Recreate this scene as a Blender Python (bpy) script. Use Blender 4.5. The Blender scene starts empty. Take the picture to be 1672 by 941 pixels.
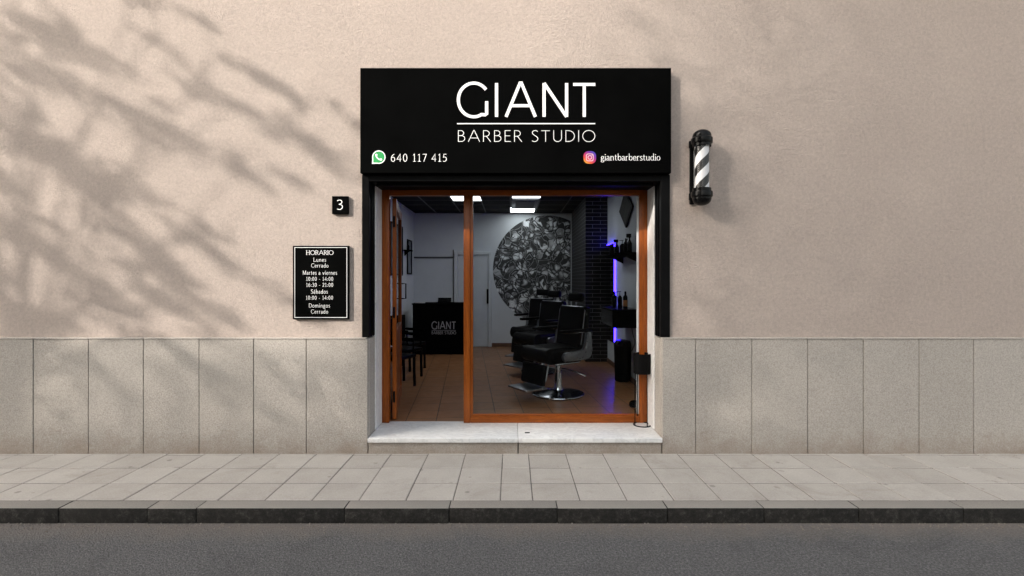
import bpy, bmesh, math, random
from mathutils import Vector, Matrix
R = math.radians
rnd = random.Random(11)
S = bpy.context.scene
COL = S.collection

# ---------------------------------------------------------------- camera, sky, sun, exposure
F, CX, HY, EYE, D = 800.0, 836.0, 459.0, 1.696, 4.863
def X(px, d): return (px - CX) * d / F
def Z(py, d): return EYE - (py - HY) * d / F
cam_d = bpy.data.cameras.new('camera'); cam = bpy.data.objects.new('camera', cam_d); COL.objects.link(cam)
cam.location = (0, -D, EYE); cam.rotation_euler = (R(90), 0, 0)
cam_d.sensor_width = 36; cam_d.lens = F / 1672 * 36
cam_d.shift_y = -(470.5 - HY) / 1672
cam_d.clip_start = 0.05; cam_d.clip_end = 2000
S.camera = cam

SUN = Vector((-0.74, -0.49, 0.46)).normalized()
w = bpy.data.worlds.new('World'); S.world = w; w.use_nodes = True
nt = w.node_tree; nt.nodes.clear()
sky = nt.nodes.new('ShaderNodeTexSky'); sky.sky_type = 'NISHITA'; sky.sun_disc = False
sky.sun_elevation = math.asin(SUN.z); sky.sun_rotation = math.atan2(SUN.x, SUN.y)
sky.air_density = 1.6; sky.dust_density = 5.0; sky.ozone_density = 0.6
hs = nt.nodes.new('ShaderNodeHueSaturation'); hs.inputs['Saturation'].default_value = 0.42
bg = nt.nodes.new('ShaderNodeBackground'); bg.inputs[1].default_value = 0.15
wo = nt.nodes.new('ShaderNodeOutputWorld')
nt.links.new(sky.outputs[0], hs.inputs['Color']); nt.links.new(hs.outputs[0], bg.inputs[0]); nt.links.new(bg.outputs[0], wo.inputs[0])
sl = bpy.data.lights.new('sun', 'SUN'); sl.energy = 2.0; sl.angle = R(0.5); sl.color = (1.0, 0.925, 0.84)
so = bpy.data.objects.new('sun', sl); COL.objects.link(so); so.rotation_euler = SUN.to_track_quat('Z', 'Y').to_euler()
so.location = (-20, -20, 20)
S.view_settings.view_transform = 'Standard'; S.view_settings.look = 'None'
S.view_settings.gamma = 1.0; S.view_settings.exposure = 1.5; S.view_settings.use_curve_mapping = False
S.render.engine = 'CYCLES'
S.cycles.use_denoising = True
S.cycles.denoiser = 'OPENIMAGEDENOISE'; S.cycles.denoising_input_passes = 'RGB_ALBEDO_NORMAL'; S.cycles.denoising_prefilter = 'ACCURATE'
S.cycles.max_bounces = 8; S.cycles.transparent_max_bounces = 16
S.cycles.caustics_reflective = False; S.cycles.caustics_refractive = False

# ---------------------------------------------------------------- material helpers
class NT:
    def __init__(s, name):
        s.m = bpy.data.materials.new(name); s.m.use_nodes = True
        s.t = s.m.node_tree; s.t.nodes.clear()
        s.out = s.t.nodes.new('ShaderNodeOutputMaterial')
        s.b = s.t.nodes.new('ShaderNodeBsdfPrincipled')
        s.t.links.new(s.b.outputs[0], s.out.inputs[0])
        s.tc = s.t.nodes.new('ShaderNodeTexCoord')
    def n(s, typ, **kw):
        x = s.t.nodes.new(typ)
        for k, v in kw.items(): setattr(x, k, v)
        return x
    def l(s, a, b): s.t.links.new(a, b)
    def val(s, sock, v):
        if hasattr(v, 'node'): s.l(v, sock)
        else: sock.default_value = v
    def noise(s, scale, detail=4, rough=.55, vec=None, dist=0.0):
        x = s.n('ShaderNodeTexNoise'); x.inputs['Scale'].default_value = scale
        x.inputs['Detail'].default_value = detail; x.inputs['Roughness'].default_value = rough
        x.inputs['Distortion'].default_value = dist
        s.l(vec or s.tc.outputs['Object'], x.inputs['Vector']); return x.outputs['Fac']
    def mapping(s, scale=(1,1,1), rot=(0,0,0), loc=(0,0,0)):
        x = s.n('ShaderNodeMapping'); x.inputs['Scale'].default_value = scale
        x.inputs['Rotation'].default_value = rot; x.inputs['Location'].default_value = loc
        s.l(s.tc.outputs['Object'], x.inputs['Vector']); return x.outputs[0]
    def ramp(s, fac, stops):
        x = s.n('ShaderNodeValToRGB'); e = x.color_ramp.elements
        while len(e) < len(stops): e.new(.5)
        for i, (p, c) in enumerate(stops):
            e[i].position = p; e[i].color = c if len(c) == 4 else (*c, 1)
        s.l(fac, x.inputs[0]); return x.outputs[0]
    def mix(s, fac, a, b, mode='MIX'):
        x = s.n('ShaderNodeMix', data_type='RGBA', blend_type=mode)
        s.val(x.inputs[0], fac)
        for i, v in ((6, a), (7, b)):
            if hasattr(v, 'node'): s.l(v, x.inputs[i])
            else: x.inputs[i].default_value = (*v, 1) if len(v) == 3 else v
        return x.outputs[2]
    def math(s, op, a, b=None, c=None):
        x = s.n('ShaderNodeMath', operation=op)
        for i, v in enumerate((a, b, c)):
            if v is not None: s.val(x.inputs[i], v)
        return x.outputs[0]
    def bump(s, h, strength=.5, dist=.01, prev=None):
        x = s.n('ShaderNodeBump'); x.inputs['Strength'].default_value = strength
        x.inputs['Distance'].default_value = dist; s.l(h, x.inputs['Height'])
        if prev: s.l(prev, x.inputs['Normal'])
        s.l(x.outputs[0], s.b.inputs['Normal']); return x.outputs[0]
    def base(s, c):
        if hasattr(c, 'node'): s.l(c, s.b.inputs['Base Color'])
        else: s.b.inputs['Base Color'].default_value = (*c, 1)
    def rough(s, v): s.val(s.b.inputs['Roughness'], v)

def sc(c, k): return tuple(min(1, v * k) for v in c)
def simple(name, c, rough=.5, metal=0.0, var=.15, scale=12, bump=0.0, bscale=80, spec=.5):
    k = NT(name); f = k.noise(scale, 5)
    k.base(k.ramp(f, [(.3, sc(c, 1 - var)), (.7, sc(c, 1 + var))]))
    k.b.inputs['Metallic'].default_value = metal
    k.b.inputs['Specular IOR Level'].default_value = spec
    k.rough(k.math('MULTIPLY_ADD', k.noise(scale * 2.3, 4), .25 * rough, rough * .88))
    if bump: k.bump(k.noise(bscale, 3), bump, .003)
    return k.m
def emit(name, c, st):
    k = NT(name); k.t.nodes.remove(k.b)
    e = k.n('ShaderNodeEmission'); e.inputs[0].default_value = (*c, 1); e.inputs[1].default_value = st
    k.l(e.outputs[0], k.out.inputs[0]); return k.m
def glass(name, refl=.6, tint=(1, 1, 1)):
    k = NT(name); k.t.nodes.remove(k.b)
    t = k.n('ShaderNodeBsdfTransparent'); t.inputs[0].default_value = (*tint, 1)
    g = k.n('ShaderNodeBsdfGlossy'); g.inputs['Roughness'].default_value = .02
    fr = k.n('ShaderNodeFresnel'); fr.inputs[0].default_value = 1.45
    mx = k.n('ShaderNodeMixShader')
    k.l(k.math('MULTIPLY', fr.outputs[0], refl), mx.inputs[0]); k.l(t.outputs[0], mx.inputs[1]); k.l(g.outputs[0], mx.inputs[2])
    k.l(mx.outputs[0], k.out.inputs[0]); return k.m

M = {}
# stucco
k = NT('beige_stucco')
c = k.ramp(k.noise(.7, 3, .6), [(.3, (.565, .475, .42)), (.7, (.61, .517, .46))])
c = k.mix(.5, c, k.ramp(k.noise(36, 4, .72, dist=.8), [(.36, (.475, .40, .355)), (.5, (.59, .50, .445)), (.64, (.70, .597, .533))]))
streak = k.ramp(k.noise(1.0, 6, .7, k.mapping((5, 1, .7))), [(.58, (0, 0, 0)), (.80, (1, 1, 1))])
c = k.mix(k.math('MULTIPLY', streak, .22), c, (.40, .36, .32))
k.base(c); k.rough(.92); k.b.inputs['Specular IOR Level'].default_value = .2
h1 = k.noise(62, 5, .68, dist=.9); h2 = k.noise(150, 3, .6); h3 = k.noise(2.2, 2)
h = k.math('ADD', k.math('MULTIPLY_ADD', h2, .35, h1), k.math('MULTIPLY', h3, 1.2))
k.bump(h, 1.0, .032); M['stucco'] = k.m
# plinth stone (one slab per island)
k = NT('plinth_stone'); g = k.n('ShaderNodeNewGeometry')
c = k.ramp(g.outputs['Random Per Island'], [(0, (.355, .325, .287)), (1, (.44, .405, .365))])
c = k.mix(.6, c, k.ramp(k.noise(85, 4, .85), [(.34, (.21, .186, .165)), (.48, (.415, .378, .338)), (.68, (.67, .622, .575))]))
c = k.mix(.14, c, k.ramp(k.noise(4, 5, .65), [(.3, (.30, .27, .235)), (.7, (.45, .42, .38))]))
sep = k.n('ShaderNodeSeparateXYZ'); k.l(k.tc.outputs['Object'], sep.inputs[0])
zz = k.math('MULTIPLY_ADD', k.noise(5, 6, .7), .62, sep.outputs['Z'])
st = k.ramp(zz, [(.24, (1, 1, 1)), (.52, (0, 0, 0))])
c = k.mix(k.math('MULTIPLY', st, .6), c, (.25, .185, .135))
k.base(c); k.rough(.8); k.b.inputs['Specular IOR Level'].default_value = .3
k.bump(k.math('ADD', k.noise(70, 5, .75), k.math('MULTIPLY', k.noise(200, 2), .5)), .8, .008); M['plinth'] = k.m
# paving
k = NT('paving_slabs'); g = k.n('ShaderNodeNewGeometry')
c = k.ramp(g.outputs['Random Per Island'], [(0, (.33, .305, .278)), (.5, (.405, .38, .35)), (1, (.47, .443, .41))])
c = k.mix(.5, c, k.ramp(k.noise(75, 5, .85), [(.32, (.23, .21, .187)), (.68, (.57, .53, .485))]))
c = k.mix(.35, c, k.ramp(k.noise(2.2, 6, .7), [(.32, (.28, .252, .22)), (.68, (.47, .437, .395))]))
spot = k.ramp(k.noise(9, 2, .5), [(.70, (0, 0, 0)), (.76, (1, 1, 1))])
c = k.mix(k.math('MULTIPLY', spot, .45), c, (.14, .12, .10))
gum = k.n('ShaderNodeTexVoronoi'); gum.inputs['Scale'].default_value = 2.6; k.l(k.tc.outputs['Object'], gum.inputs['Vector'])
c = k.mix(k.math('MULTIPLY', k.ramp(gum.outputs['Distance'], [(.045, (1, 1, 1)), (.07, (0, 0, 0))]), .5), c, (.10, .09, .08))
c = k.mix(k.math('MULTIPLY', k.ramp(k.noise(1.1, 7, .75, dist=1.5), [(.56, (0, 0, 0)), (.70, (1, 1, 1))]), .38), c, (.20, .17, .14))
k.base(c); k.rough(.85); k.b.inputs['Specular IOR Level'].default_value = .3
k.bump(k.noise(120, 5, .7), .4, .004); M['paving'] = k.m
M['mortar'] = simple('dark_joint', (.125, .112, .10), .95, var=.25, scale=30, bump=.4)
# kerb: pale worn top, sooty road face
k = NT('kerb_granite'); g = k.n('ShaderNodeNewGeometry')
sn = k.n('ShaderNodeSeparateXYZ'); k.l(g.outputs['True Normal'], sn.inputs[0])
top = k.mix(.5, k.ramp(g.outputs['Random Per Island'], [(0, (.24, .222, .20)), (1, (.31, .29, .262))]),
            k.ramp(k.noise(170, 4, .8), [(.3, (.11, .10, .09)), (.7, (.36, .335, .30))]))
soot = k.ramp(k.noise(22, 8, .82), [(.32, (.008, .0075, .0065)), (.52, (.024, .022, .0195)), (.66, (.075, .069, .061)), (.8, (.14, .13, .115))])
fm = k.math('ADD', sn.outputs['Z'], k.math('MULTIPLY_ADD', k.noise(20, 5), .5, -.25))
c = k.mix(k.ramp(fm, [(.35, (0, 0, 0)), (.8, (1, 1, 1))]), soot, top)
k.base(c); k.rough(.85); k.b.inputs['Specular IOR Level'].default_value = .3
k.bump(k.noise(70, 6, .7), .7, .008); M['kerb'] = k.m
# asphalt
k = NT('asphalt')
c = k.ramp(k.noise(62, 7, .95), [(.36, (.024, .024, .027)), (.49, (.115, .113, .114)), (.60, (.30, .297, .295)), (.70, (.52, .52, .52))])
c = k.mix(.25, c, k.ramp(k.noise(1.3, 6, .7), [(.3, (.103, .101, .102)), (.7, (.152, .149, .148))]))
sep = k.n('ShaderNodeSeparateXYZ'); k.l(k.tc.outputs['Object'], sep.inputs[0])
vc = k.n('ShaderNodeTexVoronoi', feature='DISTANCE_TO_EDGE'); vc.inputs['Scale'].default_value = .55
wv_ = k.n('ShaderNodeTexNoise'); wv_.inputs['Scale'].default_value = 2.5; wv_.inputs['Detail'].default_value = 8; k.l(k.tc.outputs['Object'], wv_.inputs['Vector'])
vm = k.n('ShaderNodeVectorMath', operation='MULTIPLY_ADD'); k.l(wv_.outputs['Color'], vm.inputs[0]); vm.inputs[1].default_value = (.5, .5, .5); k.l(k.tc.outputs['Object'], vm.inputs[2]); k.l(vm.outputs[0], vc.inputs['Vector'])
c = k.mix(k.math('MULTIPLY', k.ramp(vc.outputs['Distance'], [(.002, (1, 1, 1)), (.005, (0, 0, 0))]), .15), c, (.03, .03, .03))
c = k.mix(k.math('MULTIPLY', k.ramp(k.noise(.9, 5, .7, dist=1.0), [(.52, (0, 0, 0)), (.64, (1, 1, 1))]), .3), c, (.055, .054, .055))
du = k.math('MULTIPLY_ADD', k.noise(3.5, 6, .75), .42, sep.outputs['Y'])
c = k.mix(k.math('MULTIPLY', k.ramp(k.math('ADD', du, 2.0), [(.74, (0, 0, 0)), (.98, (1, 1, 1))]), .65), c, (.24, .205, .175))
k.base(c); k.rough(.85); k.b.inputs['Specular IOR Level'].default_value = .3
vo = k.n('ShaderNodeTexVoronoi'); vo.inputs['Scale'].default_value = 95; k.l(k.tc.outputs['Object'], vo.inputs['Vector'])
k.bump(k.math('ADD', k.math('MULTIPLY', vo.outputs['Distance'], .8), k.noise(80, 6, .85)), 1.0, .016); M['asphalt'] = k.m
M['earth'] = simple('bare_ground', (.16, .13, .10), .95, scale=2, bump=.5)
# marble
k = NT('white_marble')
v = k.noise(3.2, 8, .6, k.mapping((1.6, 3, 1), (0, 0, .5)), dist=1.8)
c = k.ramp(v, [(.40, (.80, .80, .795)), (.495, (.66, .66, .66)), (.53, (.81, .81, .80)), (.75, (.86, .855, .845))])
c = k.mix(.22, c, k.ramp(k.noise(14, 6, .7), [(.35, (.50, .46, .40)), (.7, (.80, .79, .77))]))
k.base(c); k.rough(k.math('MULTIPLY_ADD', k.noise(8, 5), .35, .22)); M['marble'] = k.m
# wood
def wood(name, lo, mid, hi, axis, rough=.34):
    k = NT(name); s_ = {'z': (16, 16, 1.1), 'x': (1.1, 16, 16)}[axis]
    v = k.noise(2.6, 7, .62, k.mapping(s_), dist=1.2)
    c = k.ramp(v, [(.28, lo), (.5, mid), (.74, hi)])
    fine = k.noise(9, 4, .7, k.mapping(tuple(q * 2.2 for q in s_)))
    c = k.mix(.30, c, k.ramp(fine, [(.35, lo), (.65, hi)]))
    k.base(c); k.rough(rough); k.b.inputs['Coat Weight'].default_value = .08; k.b.inputs['Coat Roughness'].default_value = .3; k.b.inputs['Specular IOR Level'].default_value = .25
    k.bump(fine, .15, .002); return k.m
WL, WM, WH = (.115, .025, .0025), (.24, .055, .005), (.38, .10, .010)
M['wood_v'] = wood('varnished_wood_upright', WL, WM, WH, 'z')
M['wood_h'] = wood('varnished_wood_level', WL, WM, WH, 'x')
M['black_panel'] = simple('black_sign_panel', (.0022, .0023, .0023), .62, var=.2, scale=3, spec=.005)
M['black_metal'] = simple('black_painted_metal', (.005, .005, .0053), .42, var=.25, scale=9, bump=.08, spec=.04)
M['black_gloss'] = simple('black_gloss_plastic', (.004, .004, .0043), .2, var=.2, spec=.14)
M['black_matte'] = simple('black_matte_laminate', (.003, .003, .0032), .6, var=.2, spec=.0)
M['white_letter'] = simple('white_lettering', (.92, .92, .92), .5, var=.02)
M['grey_letter'] = simple('dim_grey_lettering', (.28, .28, .28), .5, var=.1)
M['green'] = simple('green_emblem', (.006, .30, .065), .45, var=.05)
M['white_wall'] = simple('white_painted_plaster', (.62, .66, .68), .85, var=.05, scale=2.5, bump=.15, bscale=60, spec=.25)
M['white_trim'] = simple('white_gloss_paint', (.60, .64, .66), .45, var=.05, scale=4)
M['ceiling_black'] = simple('black_ceiling_tile', (.006, .006, .0065), .8, var=.2, scale=6, bump=.3, spec=.2)
M['grid_bar'] = simple('grey_ceiling_bar', (.07, .07, .073), .5)
M['chrome'] = simple('polished_chrome', (.62, .63, .65), .14, 1.0, var=.06)
M['dark_chrome'] = simple('smoked_chrome', (.16, .165, .175), .12, 1.0, var=.1)
M['steel'] = simple('brushed_steel', (.36, .37, .39), .32, 1.0, var=.12)
M['leather'] = simple('black_leather', (.0045, .0045, .0048), .34, var=.25, scale=20, bump=.3, bscale=170, spec=.05)
M['shell'] = simple('grey_plastic_shell', (.13, .135, .145), .28, .5, var=.1)
M['panel_light'] = emit('ceiling_panel_light', (.95, .97, 1.0), 2.25)
M['led'] = emit('violet_led', (.02, .008, 1.0), 11.5)
M['glass'] = glass('clear_glass', .16, (.93, .95, .95)); M['tube'] = glass('clear_acrylic_tube', .5)
M['mirror'] = simple('mirror_glass', (.55, .57, .60), .03, 1.0, var=.02)
M['amber'] = simple('amber_bottle_label', (.42, .17, .05), .5)
M['terracotta'] = simple('brown_skirting', (.12, .055, .028), .5)
M['paper'] = simple('white_paper', (.55, .55, .53), .8)
M['bark'] = simple('grey_bark', (.12, .09, .065), .9, var=.4, scale=9, bump=.8, bscale=30)
k = NT('tree_leaf'); g = k.n('ShaderNodeNewGeometry')
k.base(k.ramp(g.outputs['Random Per Island'], [(0, (.035, .07, .02)), (1, (.10, .15, .04))])); k.rough(.6); M['leaf'] = k.m
k = NT('rendered_house_wall'); k.base(k.ramp(k.noise(.6, 6), [(.3, (.16, .14, .12)), (.7, (.21, .185, .16))])); k.rough(.9); k.bump(k.noise(20, 4), .4, .01); M['far_wall'] = k.m
# salon floor tiles
k = NT('brown_floor_tiles'); b = k.n('ShaderNodeTexBrick', offset=0.0, offset_frequency=2)
k.l(k.mapping((1, 1, 1), (0, 0, R(-5.2)), (.118, -.05, 0)), b.inputs['Vector'])
b.inputs['Scale'].default_value = 1; b.inputs['Brick Width'].default_value = .333; b.inputs['Row Height'].default_value = .333
b.inputs['Mortar Size'].default_value = .005; b.inputs['Mortar Smooth'].default_value = .2; b.inputs['Bias'].default_value = 0
b.inputs['Color1'].default_value = (.23, .105, .045, 1); b.inputs['Color2'].default_value = (.31, .15, .066, 1); b.inputs['Mortar'].default_value = (.03, .02, .014, 1)
c = k.mix(.4, b.outputs[0], k.ramp(k.noise(5, 6, .7), [(.3, (.12, .055, .022)), (.7, (.34, .165, .075))]))
c = k.mix(b.outputs['Fac'], c, (.03, .02, .014))
k.base(c); k.rough(k.math('MULTIPLY_ADD', k.noise(11, 4), .2, .24)); k.b.inputs['Specular IOR Level'].default_value = .28
k.bump(b.outputs['Fac'], .4, -.003); M['floor'] = k.m
# brick cladding (x+y as the running direction so both faces course)
k = NT('black_brick_cladding'); sep = k.n('ShaderNodeSeparateXYZ'); k.l(k.tc.outputs['Object'], sep.inputs[0])
cb = k.n('ShaderNodeCombineXYZ'); k.l(k.math('ADD', sep.outputs['X'], sep.outputs['Y']), cb.inputs[0]); k.l(sep.outputs['Z'], cb.inputs[1])
b = k.n('ShaderNodeTexBrick'); k.l(cb.outputs[0], b.inputs['Vector'])
b.inputs['Scale'].default_value = 1; b.inputs['Brick Width'].default_value = .30; b.inputs['Row Height'].default_value = .073
b.inputs['Mortar Size'].default_value = .0045; b.inputs['Mortar Smooth'].default_value = .1
b.inputs['Color1'].default_value = (.004, .004, .0045, 1); b.inputs['Color2'].default_value = (.009, .009, .0095, 1); b.inputs['Mortar'].default_value = (.17, .17, .18, 1)
k.base(b.outputs[0]); k.rough(.42); k.b.inputs['Specular IOR Level'].default_value = .12; k.bump(b.outputs['Fac'], .5, -.006); M['brick'] = k.m
# mural: grey interlocking graffiti shapes
k = NT('grey_graffiti_paint')
nz = k.n('ShaderNodeTexNoise'); nz.inputs['Scale'].default_value = 2.0; nz.inputs['Detail'].default_value = 2; k.l(k.tc.outputs['Object'], nz.inputs['Vector'])
va = k.n('ShaderNodeVectorMath', operation='MULTIPLY_ADD'); k.l(nz.outputs['Color'], va.inputs[0]); va.inputs[1].default_value = (.62, .62, .62); k.l(k.tc.outputs['Object'], va.inputs[2])
def voro(scale, feat):
    v_ = k.n('ShaderNodeTexVoronoi', feature=feat); v_.inputs['Scale'].default_value = scale; k.l(va.outputs[0], v_.inputs['Vector']); return v_
v1 = voro(3.9, 'F1'); e1 = voro(3.9, 'DISTANCE_TO_EDGE'); v2 = voro(8.2, 'F1'); e2 = voro(8.2, 'DISTANCE_TO_EDGE')
bw = k.n('ShaderNodeRGBToBW'); k.l(v1.outputs['Color'], bw.inputs[0]); bw2 = k.n('ShaderNodeRGBToBW'); k.l(v2.outputs['Color'], bw2.inputs[0])
G = lambda v: (v, v * 1.04, v * 1.06)
c1 = k.ramp(k.math('MULTIPLY_ADD', v1.outputs['Distance'], -.9, bw.outputs[0]), [(.0, G(.03)), (.16, G(.20)), (.30, G(.46)), (.5, G(.80))])
c2 = k.ramp(k.math('MULTIPLY_ADD', v2.outputs['Distance'], -.8, bw2.outputs[0]), [(.02, G(.03)), (.15, G(.30)), (.4, G(.78))])
pick = k.ramp(k.noise(2.4, 2), [(.46, (0, 0, 0)), (.49, (1, 1, 1))])
c = k.mix(pick, c1, c2)
ring = k.ramp(k.math('SINE', k.math('MULTIPLY', v1.outputs['Distance'], 26)), [(.80, (0, 0, 0)), (.9, (1, 1, 1))])
c = k.mix(k.math('MULTIPLY', ring, .4), c, G(.08))
l1 = k.ramp(e1.outputs['Distance'], [(.028, (1, 1, 1)), (.05, (0, 0, 0))]); c = k.mix(k.math('MULTIPLY', l1, .95), c, G(.02))
wl = k.ramp(e1.outputs['Distance'], [(.05, (0, 0, 0)), (.06, (1, 1, 1)), (.085, (1, 1, 1)), (.10, (0, 0, 0))]); c = k.mix(k.math('MULTIPLY', wl, .45), c, G(.60))
l2 = k.ramp(e2.outputs['Distance'], [(.02, (1, 1, 1)), (.05, (0, 0, 0))]); c = k.mix(k.math('MULTIPLY', l2, pick), c, G(.02))
k.base(c); k.rough(.7); M['mural'] = k.m
# barber stripes
k = NT('barber_stripes'); sep = k.n('ShaderNodeSeparateXYZ'); k.l(k.tc.outputs['Object'], sep.inputs[0])
th = k.math('DIVIDE', k.math('ARCTAN2', sep.outputs['X'], k.math('MULTIPLY', sep.outputs['Y'], -1.0)), 2 * math.pi)
ph = k.math('FRACT', k.math('ADD', k.math('DIVIDE', sep.outputs['Z'], .193), k.math('MULTIPLY_ADD', th, -2.0, 10.02)))
k.base(k.ramp(ph, [(.0, (.008, .008, .009)), (.475, (.008, .008, .009)), (.485, (.90, .90, .92)), (.985, (.90, .90, .92)), (.995, (.008, .008, .009))]))
k.rough(.35); M['stripes'] = k.m
# camera emblem gradient print
k = NT('rainbow_emblem_print'); sep = k.n('ShaderNodeSeparateXYZ'); k.l(k.tc.outputs['Generated'], sep.inputs[0])
t_ = k.math('ADD', k.math('MULTIPLY', sep.outputs['X'], .45), k.math('MULTIPLY', sep.outputs['Z'], .62))
k.base(k.ramp(t_, [(.10, (.70, .32, .02)), (.33, (.60, .04, .02)), (.55, (.38, .008, .12)), (.78, (.13, .012, .30)), (.98, (.03, .05, .42))])); k.rough(.45); M['rainbow'] = k.m

# ---------------------------------------------------------------- mesh helpers
def new(): return bmesh.new()
def box(bm, x0, x1, y0, y1, z0, z1, bev=0.0, seg=1, mat=None):
    t = bmesh.new(); bmesh.ops.create_cube(t, size=1)
    for v in t.verts: v.co = Vector(((x0 + x1) / 2 + v.co.x * (x1 - x0), (y0 + y1) / 2 + v.co.y * (y1 - y0), (z0 + z1) / 2 + v.co.z * (z1 - z0)))
    if bev: bmesh.ops.bevel(t, geom=list(t.edges), offset=bev, segments=seg, affect='EDGES', profile=.6)
    if mat is not None: bmesh.ops.transform(t, matrix=mat, verts=list(t.verts))
    me = bpy.data.meshes.new('tmp'); t.to_mesh(me); t.free(); bm.from_mesh(me); bpy.data.meshes.remove(me)
def lathe(bm, prof, cx=0, cy=0, n=40, z0=0.0):
    rings = []
    for r, z in prof:
        rings.append([bm.verts.new((cx + max(r, 1e-4) * math.cos(2 * math.pi * i / n), cy + max(r, 1e-4) * math.sin(2 * math.pi * i / n), z0 + z)) for i in range(n)])
    for a, b_ in zip(rings, rings[1:]):
        for i in range(n): bm.faces.new((a[i], a[(i + 1) % n], b_[(i + 1) % n], b_[i]))
    bm.faces.new(rings[0][::-1]); bm.faces.new(rings[-1])
def tube(bm, pts, r, n=10, r1=None, cap=True):
    pts = [Vector(p) for p in pts]; rings = []; up = None; N = len(pts)
    for i, p in enumerate(pts):
        t = (pts[min(i + 1, N - 1)] - pts[max(i - 1, 0)]).normalized()
        if up is None: up = t.orthogonal().normalized()
        up = (up - t * up.dot(t)).normalized(); s_ = t.cross(up)
        rr = r if r1 is None else r + (r1 - r) * i / max(1, N - 1)
        rings.append([bm.verts.new(p + (up * math.cos(2 * math.pi * j / n) + s_ * math.sin(2 * math.pi * j / n)) * rr) for j in range(n)])
    for a, b_ in zip(rings, rings[1:]):
        for j in range(n): bm.faces.new((a[j], a[(j + 1) % n], b_[(j + 1) % n], b_[j]))
    if cap: bm.faces.new(rings[0][::-1]); bm.faces.new(rings[-1])
def prism(bm, poly, y0, y1, plane='xz', bev=0.0):
    t = bmesh.new()
    P = (lambda a, b_, c_: (a, c_, b_)) if plane == 'xz' else ((lambda a, b_, c_: (c_, a, b_)) if plane == 'yz' else (lambda a, b_, c_: (a, b_, c_)))
    A = [t.verts.new(P(a, b_, y0)) for a, b_ in poly]; B = [t.verts.new(P(a, b_, y1)) for a, b_ in poly]
    n = len(poly); t.faces.new(A); t.faces.new(B[::-1])
    for i in range(n): t.faces.new((A[i], A[(i + 1) % n], B[(i + 1) % n], B[i]))
    bmesh.ops.recalc_face_normals(t, faces=list(t.faces))
    if bev:
        e = [x for x in t.edges if len(x.link_faces) == 2 and x.calc_face_angle(0) > .6]
        bmesh.ops.bevel(t, geom=e, offset=bev, segments=2, affect='EDGES', profile=.6)
    me = bpy.data.meshes.new('tmp'); t.to_mesh(me); t.free(); bm.from_mesh(me); bpy.data.meshes.remove(me)
def obj(name, bm, m, parent=None, smooth=True, loc=None, normals=True):
    if normals: bmesh.ops.recalc_face_normals(bm, faces=list(bm.faces))
    me = bpy.data.meshes.new(name); bm.to_mesh(me); bm.free()
    if smooth:
        for p in me.polygons: p.use_smooth = True
        me.set_sharp_from_angle(angle=R(32))
    me.materials.append(M[m] if isinstance(m, str) else m)
    o = bpy.data.objects.new(name, me); COL.objects.link(o)
    if parent: o.parent = parent
    if loc: o.location = loc
    return o
def thing(name, label, cat, loc=(0, 0, 0), rz=0.0, group=None):
    o = bpy.data.objects.new(name, None); COL.objects.link(o); o.location = loc; o.rotation_euler = (0, 0, rz)
    o.empty_display_size = .1; return tag(o, label, cat, group)
def tag(o, label, cat, group=None):
    o['label'] = label; o['category'] = cat
    if group: o['group'] = group
    return o
def struct(name, bm, m, kind='structure', smooth=True):
    o = obj(name, bm, m, smooth=smooth); o['kind'] = kind; return o
def copy_tree(o, parent=None):
    c_ = o.copy(); COL.objects.link(c_)
    if parent: c_.parent = parent
    for ch in list(o.children): copy_tree(ch, c_)
    return c_

# ---------------------------------------------------------------- stroke lettering
def arc(cx, cy, rx, ry, a0, a1, n=22):
    return [(cx + rx * math.cos(R(a0 + (a1 - a0) * i / n)), cy + ry * math.sin(R(a0 + (a1 - a0) * i / n))) for i in range(n + 1)]
def spl(pts, n=7):
    out = []; P = [pts[0]] + list(pts) + [pts[-1]]
    for i in range(1, len(P) - 2):
        for j in range(n):
            t = j / n; q = []
            for k_ in (0, 1):
                a, b_, c_, d_ = P[i - 1][k_], P[i][k_], P[i + 1][k_], P[i + 2][k_]
                q.append(.5 * (2 * b_ + (c_ - a) * t + (2 * a - 5 * b_ + 4 * c_ - d_) * t * t + (3 * b_ - a - 3 * c_ + d_) * t ** 3))
            out.append(tuple(q))
    return out + [pts[-1]]
def bowl(x0, x1, y0, y1):
    r = (y1 - y0) / 2; xm = max(x0, x1 - r * 1.0)
    return [(x0, y1), (xm, y1)] + arc(xm, (y0 + y1) / 2, x1 - xm, r, 90, -90, 14)[1:] + [(x0, y0)]
XH = .62
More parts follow.
